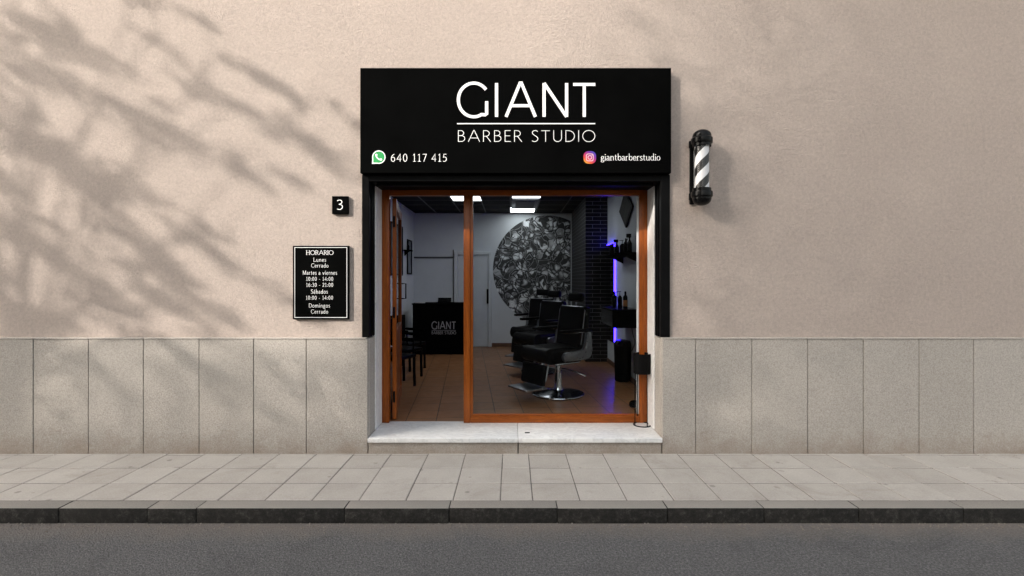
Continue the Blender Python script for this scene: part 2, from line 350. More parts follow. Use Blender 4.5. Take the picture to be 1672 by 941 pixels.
GL = {
 'G': (.90, [arc(.47, .5, .45, .5, 38, 300, 34) + [(.80, .06), (.845, .10)], [(.845, .065), (.845, .46)]]),
 'I': (.10, [[(.05, 0), (.05, 1)]]),
 'A': (.84, [[(0, 0), (.40, 1), (.44, 1), (.84, 0)], [(.16, .33), (.68, .33)]]),
 'N': (.72, [[(.04, 0), (.04, 1)], [(.04, 1), (.68, 0)], [(.68, 0), (.68, 1)]]),
 'T': (.64, [[(0, .96), (.64, .96)], [(.32, 0), (.32, .96)]]),
 'B': (.54, [[(.04, 0), (.04, 1)], bowl(.04, .44, .53, .97), bowl(.04, .52, .03, .53)]),
 'R': (.58, [[(.04, 0), (.04, 1)], bowl(.04, .47, .48, .97), [(.26, .48), (.58, 0)]]),
 'E': (.46, [[(.04, 0), (.04, 1)], [(.04, .97), (.46, .97)], [(.04, .52), (.42, .52)], [(.04, .03), (.46, .03)]]),
 'S': (.46, [spl([(.43, .89), (.34, .96), (.22, .975), (.08, .91), (.04, .77), (.13, .62), (.31, .48), (.43, .34), (.43, .16), (.31, .04), (.17, .02), (.02, .09)])]),
 'U': (.66, [[(.04, 1), (.04, .34)] + arc(.33, .32, .29, .30, 180, 360, 18) + [(.62, .34), (.62, 1)]]),
 'D': (.70, [[(.04, 0), (.04, 1)], [(.04, .97), (.22, .97)] + arc(.22, .5, .46, .47, 90, -90, 22)[1:] + [(.04, .03)]]),
 'O': (.92, [arc(.46, .5, .45, .49, 0, 360, 40)]),
 'H': (.70, [[(.06, 0), (.06, 1)], [(.64, 0), (.64, 1)], [(.06, .52), (.64, .52)]]),
 'L': (.50, [[(.06, 0), (.06, 1)], [(.06, .03), (.48, .03), (.50, .18)]]),
 'C': (.74, [arc(.45, .5, .42, .49, 42, 318, 30)]),
 'M': (.88, [[(.08, 0), (.08, 1)], [(.08, 1), (.44, .06)], [(.44, .06), (.80, 1)], [(.80, 1), (.80, 0)]]),
 'a': (.44, [spl([(.05, .52), (.15, .61), (.27, .60), (.34, .50), (.35, .36)]) + [(.35, .08), (.44, .02)], spl([(.35, .37), (.17, .34), (.05, .23), (.05, .10), (.15, .02), (.27, .06), (.35, .16)])]),
 'b': (.52, [[(.08, 1.02), (.08, .06)], arc(.29, .31, .20, .30, 175, -175, 26)]),
 'd': (.54, [[(.44, 1.02), (.44, .04), (.53, .03)], arc(.24, .31, .20, .30, 5, 355, 26)]),
 'e': (.46, [[(.06, .34), (.42, .34)] + arc(.24, .31, .19, .30, 10, 320, 26)]),
 'g': (.46, [arc(.22, .42, .15, .19, 0, 360, 22), [(.33, .56), (.45, .60)], spl([(.13, .26), (.07, .15), (.15, .07), (.33, .04), (.42, -.08), (.34, -.22), (.18, -.25), (.04, -.16), (.08, -.04), (.17, .05)])]),
 'i': (.18, [[(.09, 0), (.09, XH)], arc(.09, .86, .035, .035, 0, 360, 8)]),
 'm': (.86, [[(.08, 0), (.08, XH)], spl([(.08, .46), (.18, .58), (.29, .61), (.39, .54), (.42, .40)]) + [(.42, 0)], spl([(.42, .46), (.52, .58), (.63, .61), (.74, .54), (.77, .40)]) + [(.77, 0)]]),
 'n': (.54, [[(.08, 0), (.08, XH)], spl([(.08, .44), (.19, .58), (.30, .61), (.41, .54), (.45, .40)]) + [(.45, 0)]]),
 'o': (.50, [arc(.25, .31, .21, .30, 0, 360, 28)]),
 'r': (.36, [[(.08, 0), (.08, XH)], spl([(.08, .42), (.15, .55), (.25, .61), (.35, .58)])]),
 's': (.36, [spl([(.31, .52), (.24, .60), (.13, .60), (.05, .50), (.10, .39), (.24, .28), (.32, .17), (.26, .04), (.13, .01), (.03, .09)])]),
 't': (.34, [[(.13, .82), (.13, .12), (.20, .02), (.32, .06)], [(.02, .60), (.31, .60)]]),
 'u': (.54, [[(.08, XH), (.08, .20)] + spl([(.08, .20), (.13, .06), (.23, .01), (.34, .06), (.44, .18)])[1:], [(.44, XH), (.44, .04), (.53, .02)]]),
 'v': (.50, [[(.03, XH), (.25, 0)], [(.25, 0), (.47, XH)]]),
 '0': (.52, [arc(.26, .49, .20, .48, 0, 360, 30)]),
 '1': (.40, [[(.08, .82), (.22, .97), (.22, 0)], [(.06, .02), (.38, .02)]]),
 '2': (.48, [spl([(.06, .78), (.12, .92), (.24, .97), (.37, .90), (.41, .74), (.32, .52), (.16, .26), (.05, .04)]) + [(.45, .04)]]),
 '3': (.48, [spl([(.06, .88), (.18, .97), (.33, .94), (.40, .78), (.33, .61), (.18, .54)]), spl([(.18, .54), (.34, .49), (.43, .34), (.40, .13), (.25, .01), (.05, .06)])]),
 '4': (.54, [[(.39, 0), (.39, .97), (.03, .30), (.52, .30)]]),
 '5': (.48, [[(.42, .95), (.13, .95), (.10, .55)] + spl([(.10, .55), (.24, .59), (.37, .51), (.42, .32), (.36, .10), (.21, .01), (.05, .05)])[1:]]),
 '6': (.52, [spl([(.40, .96), (.24, .84), (.11, .62), (.06, .36), (.10, .12), (.26, .01), (.41, .10), (.45, .30), (.39, .50), (.25, .57), (.11, .46)])]),
 '7': (.48, [[(.04, .95), (.45, .95), (.17, 0)]]),
 ':': (.18, [arc(.09, .10, .035, .035, 0, 360, 8), arc(.09, .52, .035, .035, 0, 360, 8)]),
 '-': (.34, [[(.05, .34), (.29, .34)]]),
 ' ': (.26, []),
}
GL['á'] = (GL['a'][0], GL['a'][1] + [[(.20, .72), (.33, .92)]])
def ribbon(bm, pts, ox, oz, sx, sz, y, wv, wh, th):
    P = [Vector((ox + a * sx, oz + b_ * sz)) for a, b_ in pts]
    q = [P[0]]
    for p in P[1:]:
        if (p - q[-1]).length > 1e-5: q.append(p)
    P = q; n = len(P)
    if n < 2: return
    closed = (P[0] - P[-1]).length < 1e-4 * 30 and n > 4
    if closed: P = P[:-1]; n -= 1
    Lf, Rt = [], []
    for i in range(n):
        if closed: a, c_ = P[i - 1], P[(i + 1) % n]; d1 = (P[i] - a).normalized(); d2 = (c_ - P[i]).normalized()
        else:
            d1 = (P[i] - P[i - 1]).normalized() if i else (P[1] - P[0]).normalized()
            d2 = (P[i + 1] - P[i]).normalized() if i < n - 1 else d1
        t = (d1 + d2); t = t.normalized() if t.length > .2 else d2
        k_ = min(1.0 / max(.35, t.dot(d1)), 2.2)
        wd = (wh + (wv - wh) * abs(t.y) ** 1.3) * .5 * k_
        nn = Vector((-t.y, t.x)) * wd
        Lf.append(P[i] + nn); Rt.append(P[i] - nn)
    for yy in ((y,) if not th else (y - th, y)):
        a = [bm.verts.new((p.x, yy, p.y)) for p in Lf]; b_ = [bm.verts.new((p.x, yy, p.y)) for p in Rt]
        m_ = n if closed else n - 1
        for i in range(m_): bm.faces.new((b_[i], b_[(i + 1) % n], a[(i + 1) % n], a[i]))
        if th and yy != y: fa, fb = a, b_
    if th:
        for V, W in ((fa, a), (fb, b_)):
            for i in range(m_): bm.faces.new((V[i], V[(i + 1) % n], W[(i + 1) % n], W[i]))
        if not closed:
            for i in (0, n - 1): bm.faces.new((fa[i], a[i], b_[i], fb[i]))
def text(bm, s, x0, x1, zb, cap, y, wv, wh=None, serif=False, gap=.14, th=0.0, pos=None):
    """letters between x0 and x1, baseline zb, cap height cap, just proud of plane y"""
    wh = wv if wh is None else wh
    nat = sum(GL[c_][0] for c_ in s) + gap * (len(s) - 1)
    sx = (x1 - x0) / nat; cur = x0; layer = 0
    for i, ch in enumerate(s):
        wdt, strokes = GL[ch]
        ox, ssx = cur, sx
        if pos: ox, ssx = pos[i][0], (pos[i][1] - pos[i][0]) / wdt
        for stp in strokes:
            layer = (layer + 1) % 5
            ribbon(bm, stp, ox, zb, ssx, cap, y - layer * .00012, wv, wh, th)
            if serif and (len(stp) == 2 or ch in 'nmuabdri1'):
                for e in (stp[0], stp[-1]):
                    if abs(stp[0][0] - stp[-1][0]) < .3 and (abs(e[1]) < .001 or abs(e[1] - 1) < .001):
                        layer = (layer + 1) % 5
                        ribbon(bm, [(e[0] - .13, e[1] + (.02 if e[1] < .5 else -.02)), (e[0] + .13, e[1] + (.02 if e[1] < .5 else -.02))], ox, zb, ssx, cap, y - layer * .00012, wh, wh, th)
        cur += (wdt + gap) * sx

# ---------------------------------------------------------------- ground, road, kerb, pavement
GZ = -.114
bm = new(); box(bm, -400, 400, -400, 400, GZ - .5, GZ - .03); struct('ground', bm, 'earth')
bm = new(); box(bm, -60, 60, -5.05, -1.19, GZ - .02, GZ); struct('road', bm, 'asphalt')
KY0, KY1 = 3.657 - D, 3.79 - D
bm = new(); box(bm, -30, 30, KY1, .5, GZ - .02, -.0045); struct('pavement_bed', bm, 'mortar')
bm = new()
rows = [4.90, 4.777, 4.448, 4.111, 3.79]
cols = [-.09 - .365 * i for i in range(45)][::-1] + [.161 + .365 * i for i in range(45)]
for ri in range(4):
    ya, yb = rows[ri + 1] - D + .0052, rows[ri] - D - .0052
    if ri == 0: yb = -.045
    for xa, xb in zip(cols, cols[1:]):
        cx_, cy_ = (xa + xb) / 2, (ya + yb) / 2
        mt = Matrix.Translation((cx_, cy_, rnd.uniform(-.0022, .0012))) @ Matrix.Rotation(rnd.uniform(-.004, .004), 4, 'X') @ Matrix.Rotation(rnd.uniform(-.004, .004), 4, 'Y') @ Matrix.Rotation(rnd.uniform(-.003, .003), 4, 'Z')
        box(bm, -(xb - xa) / 2 + .0028, (xb - xa) / 2 - .0032, -(yb - ya) / 2, (yb - ya) / 2, -.03, 0, .004, 1, mt)
struct('pavement', bm, 'paving')
bm = new()
kj = [X(p, 3.657) for p in (95, 240, 320, 562, 733, 910, 1090, 1248, 1403, 1574)]
kj = [kj[0] - .85 * i for i in range(30, 0, -1)] + kj + [kj[-1] + .85 * i for i in range(1, 31)]
for xa, xb in zip(kj, kj[1:]):
    o_ = rnd.uniform(-.003, .003)
    box(bm, xa + .002, xb - .002, KY0 + o_, KY1 - .004, GZ - .02, rnd.uniform(-.002, .002), .008, 2)
struct('kerb', bm, 'kerb')

bm = new()
for i in range(900):
    x_ = rnd.uniform(-4.6, 4.6); y_ = KY0 - .004 - abs(rnd.gauss(0, .05)); r_ = rnd.uniform(.0025, .007)
    t_ = bmesh.new(); bmesh.ops.create_icosphere(t_, subdivisions=1, radius=r_)
    for v in t_.verts: v.co = Vector((v.co.x * rnd.uniform(.8, 1.5) + x_, v.co.y * rnd.uniform(.8, 1.3) + y_, v.co.z * .7 + GZ + r_ * .5))
    me = bpy.data.meshes.new('tmp'); t_.to_mesh(me); t_.free(); bm.from_mesh(me); bpy.data.meshes.remove(me)
g_ = struct('gutter_gravel', bm, simple('gutter_grit', (.22, .19, .16), .9, var=.5, scale=60), 'stuff', smooth=False)
g_['label'] = 'fine grit and dust gathered along the foot of the kerb'; g_['category'] = 'gravel'

# ---------------------------------------------------------------- the building
B = thing('shop_building', 'beige stucco building with stone plinth and a wide recessed shop opening', 'building')
OL, OR = -1.416, 1.474            # opening
GL0, GR1 = -1.483, 1.562          # outer edges of the shutter guides
TOPZ = 2.75
bm = new()
box(bm, -14, GL0, 0, .5, -.05, 6.2); box(bm, GR1, 14, 0, .5, -.05, 6.2); box(bm, GL0, GR1, 0, .5, TOPZ, 6.2)
obj('facade_wall', bm, 'stucco', B, smooth=False)
bm = new(); box(bm, -14.1, 14.1, -.12, .6, 6.2, 6.32, .01); obj('coping', bm, 'plinth', B)
PD = 4.808; PY = PD - D; PT = Z(552, PD)
def plinth(js, inner, side):
    bm = new()
    for xa, xb in zip(js, js[1:]):
        box(bm, xa + .003, xb - .003, PY + rnd.uniform(-.0012, .0012), -.003, -.03, PT - .012, .003)
    # return into the opening
    a, b_ = (min(js[-1] if side < 0 else js[0], inner), max(js[-1] if side < 0 else js[0], inner))
    if side < 0: box(bm, GL0 - .002, inner, .0, .195, -.03, PT - .012, .003)
    else: box(bm, inner, GR1 + .002, .0, .195, -.03, PT - .012, .003)
    p = obj('plinth', bm, 'plinth', B)
    bm = new()
    xa, xb = js[0], js[-1]
    for i in range(int((xb - xa) / 1.09) + 1):
        a = xa + i * 1.09; b_ = min(a + 1.088, xb)
        if b_ - a > .02: box(bm, a, b_, PY - .006, -.001, PT - .011, PT, .003)
    obj('ledge', bm, 'plinth', p)
jl = [X(p, PD) for p in (54, 144, 234, 325, 414, 500)]
jl = [jl[0] - .545 * i for i in range(16, 0, -1)] + jl + [OL]
jr = [X(p, PD) for p in (1136, 1228, 1319, 1410, 1501, 1590)]
jr = [OR] + jr + [jr[-1] + .545 * i for i in range(1, 17)]
plinth(jl, OL, -1); plinth(jr, OR, 1)
for xa, xb in ((GL0, OL + .004), (OR - .004, GR1)):
    bm = new(); box(bm, xa, xb, -.022, .018, PT + .002, TOPZ - .003, .004); xm = OL if xa < 0 else OR
    if xa < 0: box(bm, GL0 + .004, OL, .0185, .198, PT + .002, 2.679, .003); box(bm, OL - .02, OL + .010, .06, .075, PT + .002, 2.679); box(bm, OL - .02, OL + .010, .115, .13, PT + .002, 2.679)
    else: box(bm, OR, GR1 - .004, .0185, .198, PT + .002, 2.679, .003); box(bm, OR - .010, OR + .02, .06, .075, PT + .002, 2.679); box(bm, OR - .010, OR + .02, .115, .13, PT + .002, 2.679)
    obj('shutter_guide', bm, 'black_metal', B)
    bm = new()
    if xa < 0: box(bm, GL0 + .004, OL + .008, .202, .445, .158, 2.679, .003)
    else: box(bm, OR - .008, GR1 - .004, .202, .445, .158, 2.679, .003)
    obj('marble_jamb', bm, 'marble', B)
bm = new(); box(bm, GL0, GR1, -.018, .45, 2.682, TOPZ - .004, .004); box(bm, OL + .05, OR - .05, .07, .12, 2.655, 2.681, .003)
obj('shutter_housing', bm, 'black_metal', B)
# step
FZ = .156
sp = X(846, 4.8)
for xa, xb in ((OL + .003, sp - .0015), (sp + .0015, OR - .003)):
    bm = new(); box(bm, xa, xb, -.075, .52, FZ - .042, FZ, .004, 2); s_ = obj('step_slab', bm, 'marble', B)
    bm = new(); box(bm, xa + .004, xb - .004, -.052, .3, -.03, FZ - .0435, .003); obj('riser', bm, 'plinth', s_)
bm = new(); box(bm, X(857, 4.97), X(865, 4.97), 4.955 - D, 4.985 - D, FZ - .002, FZ + .003, .001); obj('bolt_keeper', bm, 'black_metal', B)

# shop front joinery, plane d=5.31
FD = 5.31; FY = FD - D; FB = FY + .075
fx = lambda p: X(p, FD); fz = lambda p: Z(p, FD)
fr = obj('shop_front_frame', (lambda b: (box(b, OL + .010, fx(635), FY, FB, FZ + .001, fz(305), .006, 2), b)[1])(new()), 'wood_v', B)
bm = new(); box(bm, fx(1044), OR - .010, FY, FB, FZ + .001, fz(305), .006, 2); obj('stile', bm, 'wood_v', fr)
bm = new(); box(bm, fx(757), fx(767.5), FY - .006, FB, FZ + .001, fz(319), .006, 2); box(bm, fx(767.5) + .0002, fx(772), FY + .008, FB - .004, fz(680) + .0003, fz(319), .002, 2); obj('mullion', bm, 'wood_v', fr)
bm = new(); box(bm, fx(635) + .001, fx(1044) - .001, FY + .003, FB, fz(319), fz(305), .005, 2); obj('head_rail', bm, 'wood_h', fr)
bm = new(); box(bm, fx(767.5) + .0002, fx(1044) - .001, FY + .002, FB, FZ + .001, fz(680), .005, 2); box(bm, fx(772), fx(1044), FY + .012, FB - .01, fz(680), fz(677), .002); obj('sill_rail', bm, 'wood_h', fr)
bm = new(); box(bm, fx(771), fx(1045), FY + .034, FY + .040, fz(681), fz(317)); obj('glass_pane', bm, 'glass', fr, smooth=False)
bm = new(); box(bm, fx(1040.5), fx(1044) - .0005, FY + .02, FY + .033, fz(677), fz(322), .002); obj('glazing_bead', bm, 'white_trim', fr)

# open door leaf, hinged on the left stile and swung into the salon
hx, hyy = fx(637), FB + .02
Lw = 1.16; ang = math.atan2(Lw, X(651, 6.55) - hx)
DR = thing('shop_door', '', 'door', (hx, hyy, 0), 0)
for k_ in ('label', 'category'): del DR[k_]
DR.parent = B; DR.rotation_euler = (0, 0, math.atan2(6.62 - D - hyy, X(650.5, 6.62) - hx))
LL = math.hypot(6.62 - D - hyy, X(650.5, 6.62) - hx)
zt, zb_ = fz(320) - .01, FZ + .012
bm = new()
box(bm, 0, .085, -.045, 0, zb_, zt, .005); obj('door_stile', bm, 'wood_v', DR)
bm = new(); box(bm, LL - .085, LL, -.045, 0, zb_, zt, .005); obj('door_stile', bm, 'wood_v', DR)
for za, zq in ((zt - .10, zt), (1.05, 1.15), (zb_, zb_ + .14)):
    bm = new(); box(bm, .086, LL - .086, -.043, -.002, za, zq, .005); obj('door_rail', bm, 'wood_h', DR)
bm = new(); box(bm, .086, LL - .086, -.032, -.012, zb_ + .141, 1.049, .004); obj('door_panel', bm, 'wood_v', DR)
bm = new(); box(bm, .086, LL - .086, -.026, -.020, 1.151, zt - .101); obj('door_glass', bm, 'glass', DR, smooth=False)
zc = Z(476, 6.4)
for sgn in (1, -1):
    y0 = 0 if sgn > 0 else -.045
    bm = new(); tube(bm, [(LL - .04, y0, zc - .1), (LL - .04, y0 - sgn * -.055, zc - .1), (LL - .04, y0 + sgn * .055, zc + .1), (LL - .04, y0, zc + .1)], .009); obj('door_handle', bm, 'black_metal', DR)
for z_ in (.42, 1.35, 2.35):
    bm = new(); tube(bm, [(-.012, -.02, z_ - .06), (-.012, -.02, z_ + .06)], .011); obj('hinge', bm, 'black_metal', DR)

# ---------------------------------------------------------------- salon shell (parts of the building)
BD = 11.5; BY = BD - D; RL, RR, CZ = -2.3, 1.82, EYE + 1.60
bm = new(); box(bm, RL - .1, RR + .1, .5205, BY + .1, FZ - .1, FZ - .001); obj('salon_floor', bm, 'floor', B, smooth=False)
bm = new(); box(bm, RL - .3, RR + .3, .5, BY + .3, CZ, CZ + .2); ce = obj('salon_ceiling', bm, 'ceiling_black', B, smooth=False)
bm = new()
for i in range(-3, 4):
    x_ = -.03 + .58 * i
    if RL < x_ < RR: box(bm, x_ - .012, x_ + .012, .55, BY, CZ - .010, CZ - .0005)
for i in range(11):
    y_ = BY - .03 - .6 * i
    box(bm, RL, RR, y_ - .010, y_ + .010, CZ - .0085, CZ - .0003)
obj('ceiling_grid', bm, 'grid_bar', ce)
bm = new(); box(bm, RL - .2, RL, .5, BY + .2, FZ - .05, CZ + .01); obj('salon_wall', bm, 'white_wall', B, smooth=False)
bm = new(); box(bm, RR, RR + .2, .5, BY + .2, FZ - .05, CZ + .01); obj('salon_wall', bm, 'white_wall', B, smooth=False)
bm = new(); box(bm, RL - .1, RR + .1, BY, BY + .2, FZ - .05, CZ + .01); bw_ = obj('salon_wall', bm, 'white_wall', B, smooth=False)
bm = new(); box(bm, RL - .2, GL0, .5005, .56, FZ - .05, CZ); box(bm, GR1, RR + .2, .5005, .56, FZ - .05, CZ); box(bm, GL0, GR1, .5005, .56, TOPZ, CZ); obj('salon_wall', bm, 'white_wall', B, smooth=False)
bm = new(); box(bm, GL0, OL + .012, .45, .558, FZ, 2.68); box(bm, OR - .012, GR1, .45, .558, FZ, 2.68); box(bm, GL0, GR1, .452, .556, fz(305), TOPZ - .005); obj('frame_packer', bm, 'wood_v', B)
bm = new(); box(bm, RL, RL + .035, .56, BY, CZ - .045, CZ - .011, .008); box(bm, RL, RR, BY - .035, BY, CZ - .045, CZ - .011, .008); obj('cornice', bm, 'white_trim', B)
for e in ((X(803, BD), 1.399, BY - .014, BY - .001), (RL + .001, RL + .014, .6, BY - .02), (RR - .014, RR - .001, .6, 9.325 - D)):
    bm = new(); box(bm, *e, FZ, FZ + .085, .003); obj('skirting', bm, 'terracotta', B)
bm = new(); box(bm, 1.40, RR + .005, 9.33 - D, BY, FZ, CZ, .003); obj('brick_pillar', bm, 'brick', B)
# back door and wiring trunking
x0, x1 = X(742, BD), X(803, BD); zt = Z(411, BD)
bd = obj('back_door', (lambda b: (box(b, x0 + .09, x1 - .09, BY - .022, BY - .001, FZ + .006, zt - .09, .003), b)[1])(new()), 'white_trim', B)
bm = new(); box(bm, x0, x0 + .08, BY - .05, BY - .001, FZ, zt, .006); box(bm, x1 - .08, x1, BY - .05, BY - .001, FZ, zt, .006); box(bm, x0 + .081, x1 - .081, BY - .048, BY - .001, zt - .08, zt, .006); obj('door_casing', bm, 'white_trim', bd)
bm = new(); box(bm, X(797, BD) - .03, X(800, BD) - .03, BY - .07, BY - .023, Z(496, BD), Z(472, BD), .006); obj('handle', bm, 'black_metal', bd)
bm = new(); box(bm, RL, x0 - .01, BY - .022, BY - .001, Z(422, BD), Z(419.5, BD), .003); box(bm, X(739.5, BD), X(741, BD), BY - .02, BY - .001, FZ, Z(408, BD), .002); obj('cable_trunking', bm, 'grid_bar', B)
# mural painted on the back wall
bm = new(); cx_, cz_, rr = X(893, BD), Z(440, BD), 88 * BD / F
vs = [bm.verts.new((a, BY - .004, b_)) for a, b_ in [(cx_ + rr * math.cos(t * math.pi / 48), cz_ + rr * math.sin(t * math.pi / 48)) for t in range(96)] if a < 1.41]
bm.faces.new(vs); obj('wall_mural', bm, 'mural', B, smooth=False)

# ceiling lights and air unit
def ceil_light(label, xa, xb, ya, yb):
    t = thing('ceiling_light', label, 'ceiling light', ((xa + xb) / 2, (ya + yb) / 2, CZ), group='square ceiling panel lights')
    w_, h_ = (xb - xa) / 2, (yb - ya) / 2
    bm = new()
    for a in ((-w_, w_, -h_, -h_ + .015), (-w_, w_, h_ - .015, h_), (-w_, -w_ + .015, -h_ + .0152, h_ - .0152), (w_ - .015, w_, -h_ + .0152, h_ - .0152)): box(bm, *a, -.016, -.011)
    obj('frame', bm, 'white_trim', t)
    bm = new(); box(bm, -w_ + .0155, w_ - .0155, -h_ + .0155, h_ - .0155, -.014, -.0112); obj('diffuser', bm, 'panel_light', t, smooth=False)
yD = lambda py: F * 1.60 / (HY - py) - D
ceil_light('glowing ceiling panel, lengthened for more light, cut in two by the wooden mullion', -1.17, -.59, yD(327) - 1.2, yD(327))  # hidden front part lengthened towards the door to brighten the salon
ceil_light('glowing ceiling panel on the window side of the grey air unit', -.01, .55, yD(322.5) - 1.2, yD(322.5))  # likewise stretched doorward, extra glowing area for the right wall
ceil_light('glowing ceiling panel above the round mural, behind the grey air unit', -.05, .52, yD(338), yD(346))
t = thing('air_cassette', 'grey flush air conditioning cassette between two ceiling panel lights', 'air conditioner', (.26, (yD(323) + yD(337.5)) / 2, CZ))
h_ = (yD(337.5) - yD(323)) / 2
bm = new(); box(bm, -.27, .27, -h_, h_, -.05, -.011, .015, 2); obj('body', bm, 'shell', t)
bm = new(); box(bm, -.19, .19, -h_ + .12, h_ - .12, -.058, -.051, .003); obj('grille', bm, 'grid_bar', t)

# ---------------------------------------------------------------- fascia sign
SD = 4.782; SY = SD - D
sx_ = lambda p: X(p, SD); sz_ = lambda p: Z(p, SD)
SG = thing('fascia_sign', 'large black shop fascia box lettered in white above the entrance', 'shop sign', (0, 0, 0))
bm = new(); box(bm, sx_(588), sx_(1096), SY, -.002, sz_(283), sz_(111), .004); obj('sign_box', bm, 'black_panel', SG)
bm = new()
gp = lambda a, b_: (sx_(580 + a / 3.2154), sx_(580 + b_ / 3.2154))
text(bm, 'GIANT', sx_(746), sx_(972), sz_(191.2), sz_(136.2) - sz_(191.2), SY - .002, .0305, .0285, th=.003,
     pos=[gp(538, 700), gp(731, 753), gp(792, 946), gp(984, 1117), gp(1144, 1260)])
obj('title_lettering', bm, 'white_letter', SG, smooth=False)
bm = new(); box(bm, sx_(746.3), sx_(971.8), SY - .0025, SY - .0005, sz_(203), sz_(201.4)); obj('rule_line', bm, 'white_letter', SG, smooth=False)
bm = new()
text(bm, 'BARBER STUDIO', sx_(747.5), sx_(971.5), sz_(231.8), sz_(213) - sz_(231.8), SY - .001, .0054, .0050, gap=.24)
obj('subtitle_lettering', bm, 'white_letter', SG, smooth=False)
bm = new(); text(bm, '640 117 415', sx_(638), sx_(729.8), sz_(264), sz_(251.5) - sz_(264), SY - .001, .0058, .0046, gap=.15); obj('phone_lettering', bm, 'white_letter', SG, smooth=False)
bm = new(); text(bm, 'giantbarberstudio', sx_(981), sx_(1078), sz_(262.2), sz_(251.2) - sz_(262.2), SY - .001, .0062, .0036, serif=True, gap=.07); obj('account_lettering', bm, 'white_letter', SG, smooth=False)
def disc(bm, cx, cz, r, y, n=48, r_in=None, sq=2.0):
    P_ = []
    for i in range(n):
        a = 2 * math.pi * i / n; c_, s_ = math.cos(a), math.sin(a)
        P_.append((math.copysign(abs(c_) ** (2 / sq), c_), math.copysign(abs(s_) ** (2 / sq), s_)))
    o_ = [bm.verts.new((cx + r * a, y, cz + r * b_)) for a, b_ in P_]
    if r_in is None: bm.faces.new(o_)
    else:
        i_ = [bm.verts.new((cx + r_in * a, y, cz + r_in * b_)) for a, b_ in P_]
        for i in range(n): bm.faces.new((o_[i], o_[(i + 1) % n], i_[(i + 1) % n], i_[i]))
ex, ez = sx_(618.6), sz_(256.8); px_ = SD / F
bm = new(); disc(bm, ex, ez, 10.9 * px_, SY - .001)
v_ = [bm.verts.new((ex + a * px_, SY - .0012, ez + b_ * px_)) for a, b_ in ((-10.6, -2.5), (-11.2, -11.2), (-2, -10.6))]; bm.faces.new(v_)
eo = obj('bubble_emblem', bm, 'white_letter', SG, smooth=False)
bm = new(); disc(bm, ex, ez, 9.3 * px_, SY - .0016)
v_ = [bm.verts.new((ex + a * px_, SY - .0018, ez + b_ * px_)) for a, b_ in ((-9.0, -2.4), (-9.1, -9.0), (-2, -9.0))]; bm.faces.new(v_)
obj('bubble_fill', bm, 'green', eo, smooth=False)
bm = new(); ribbon(bm, spl([(-4.6, 4.4), (-4.2, 1.5), (-2.0, -1.8), (1.4, -4.0), (4.6, -4.6)]), ex, ez, px_, px_, SY - .0024, 2.1 * px_, 2.1 * px_, 0)
for a, b_ in ((-4.0, 3.4), (3.6, -4.0)): disc(bm, ex + a * px_, ez + b_ * px_, 1.9 * px_, SY - .0026, 16)
obj('handset', bm, 'white_letter', eo, smooth=False)
ex, ez = sx_(963), sz_(257.3)
bm = new(); disc(bm, ex, ez, 10.3 * px_, SY - .001, sq=2.6); co = obj('camera_emblem', bm, 'rainbow', SG, smooth=False)
bm = new(); disc(bm, ex, ez, 6.4 * px_, SY - .0018, 48, 5.0 * px_, sq=4); disc(bm, ex, ez, 3.7 * px_, SY - .0020, 32, 2.3 * px_); disc(bm, ex + 3.6 * px_, ez + 3.6 * px_, .8 * px_, SY - .0022, 12)
obj('camera_outline', bm, simple('pale_pink_print', (.70, .42, .50), .5), co, smooth=False)

# ---------------------------------------------------------------- number plaque, hours board
HD = 4.833; HYy = HD - D
hx_ = lambda p: X(p, HD); hz_ = lambda p: Z(p, HD)
t = thing('number_plaque', 'small square black house number plaque with a white 3', 'house number', (0, 0, 0))
bm = new(); box(bm, hx_(542), hx_(568.5), HYy, -.002, hz_(349.5), hz_(320.5), .002); obj('plate', bm, 'black_panel', t)
bm = new(); text(bm, '3', hx_(549.2), hx_(560.2), hz_(342.5), hz_(326.5) - hz_(342.5), HYy - .001, .0082, .0064); obj('numeral', bm, 'white_letter', t, smooth=False)
t = thing('hours_board', 'tall black opening hours board with white border and text', 'notice board', (0, 0, 0))
bm = new(); box(bm, hx_(478), hx_(569.5), HYy, -.002, hz_(521.5), hz_(401.5), .003); obj('board', bm, 'black_panel', t)
bm = new(); a, b_, c_, d_ = hx_(481), hx_(566.8), hz_(519), hz_(404); q = .0045
for e in ((a, b_, c_, c_ + q), (a, b_, d_ - q, d_), (a, a + q, c_ + q + .0002, d_ - q - .0002), (b_ - q, b_, c_ + q + .0002, d_ - q - .0002)): box(bm, e[0], e[1], HYy - .0015, HYy - .0005, e[2], e[3])
obj('border', bm, 'white_letter', t, smooth=False)
bm = new()
for s_, a, b_, base, cap in (('HORARIO', 500.3, 544.3, 416.2, 7.0), ('Lunes', 512, 532.4, 427.5, 6.6), ('Cerrado', 508.3, 536.2, 437.0, 6.6), ('Martes a viernes', 494.5, 550.2, 448.8, 6.8),
        ('10:00 - 14:00', 500, 544, 458.6, 6.2), ('16:30 - 21:00', 500, 544, 468.4, 6.2), ('Sábados', 508, 535.2, 479.6, 6.8), ('10:00 - 14:00', 499.6, 543.8, 489.4, 6.2), ('Domingos', 504.6, 538.8, 502.4, 6.8), ('Cerrado', 508, 535.6, 512.2, 6.6)):
    hd = s_ == 'HORARIO'
    text(bm, s_, hx_(a), hx_(b_), hz_(base), (cap) * HD / F, HYy - .001, .0046 if hd else .0032, .0026 if hd else .0022, serif=hd, gap=.17)
obj('hours_lettering', bm, 'white_letter', t, smooth=False)

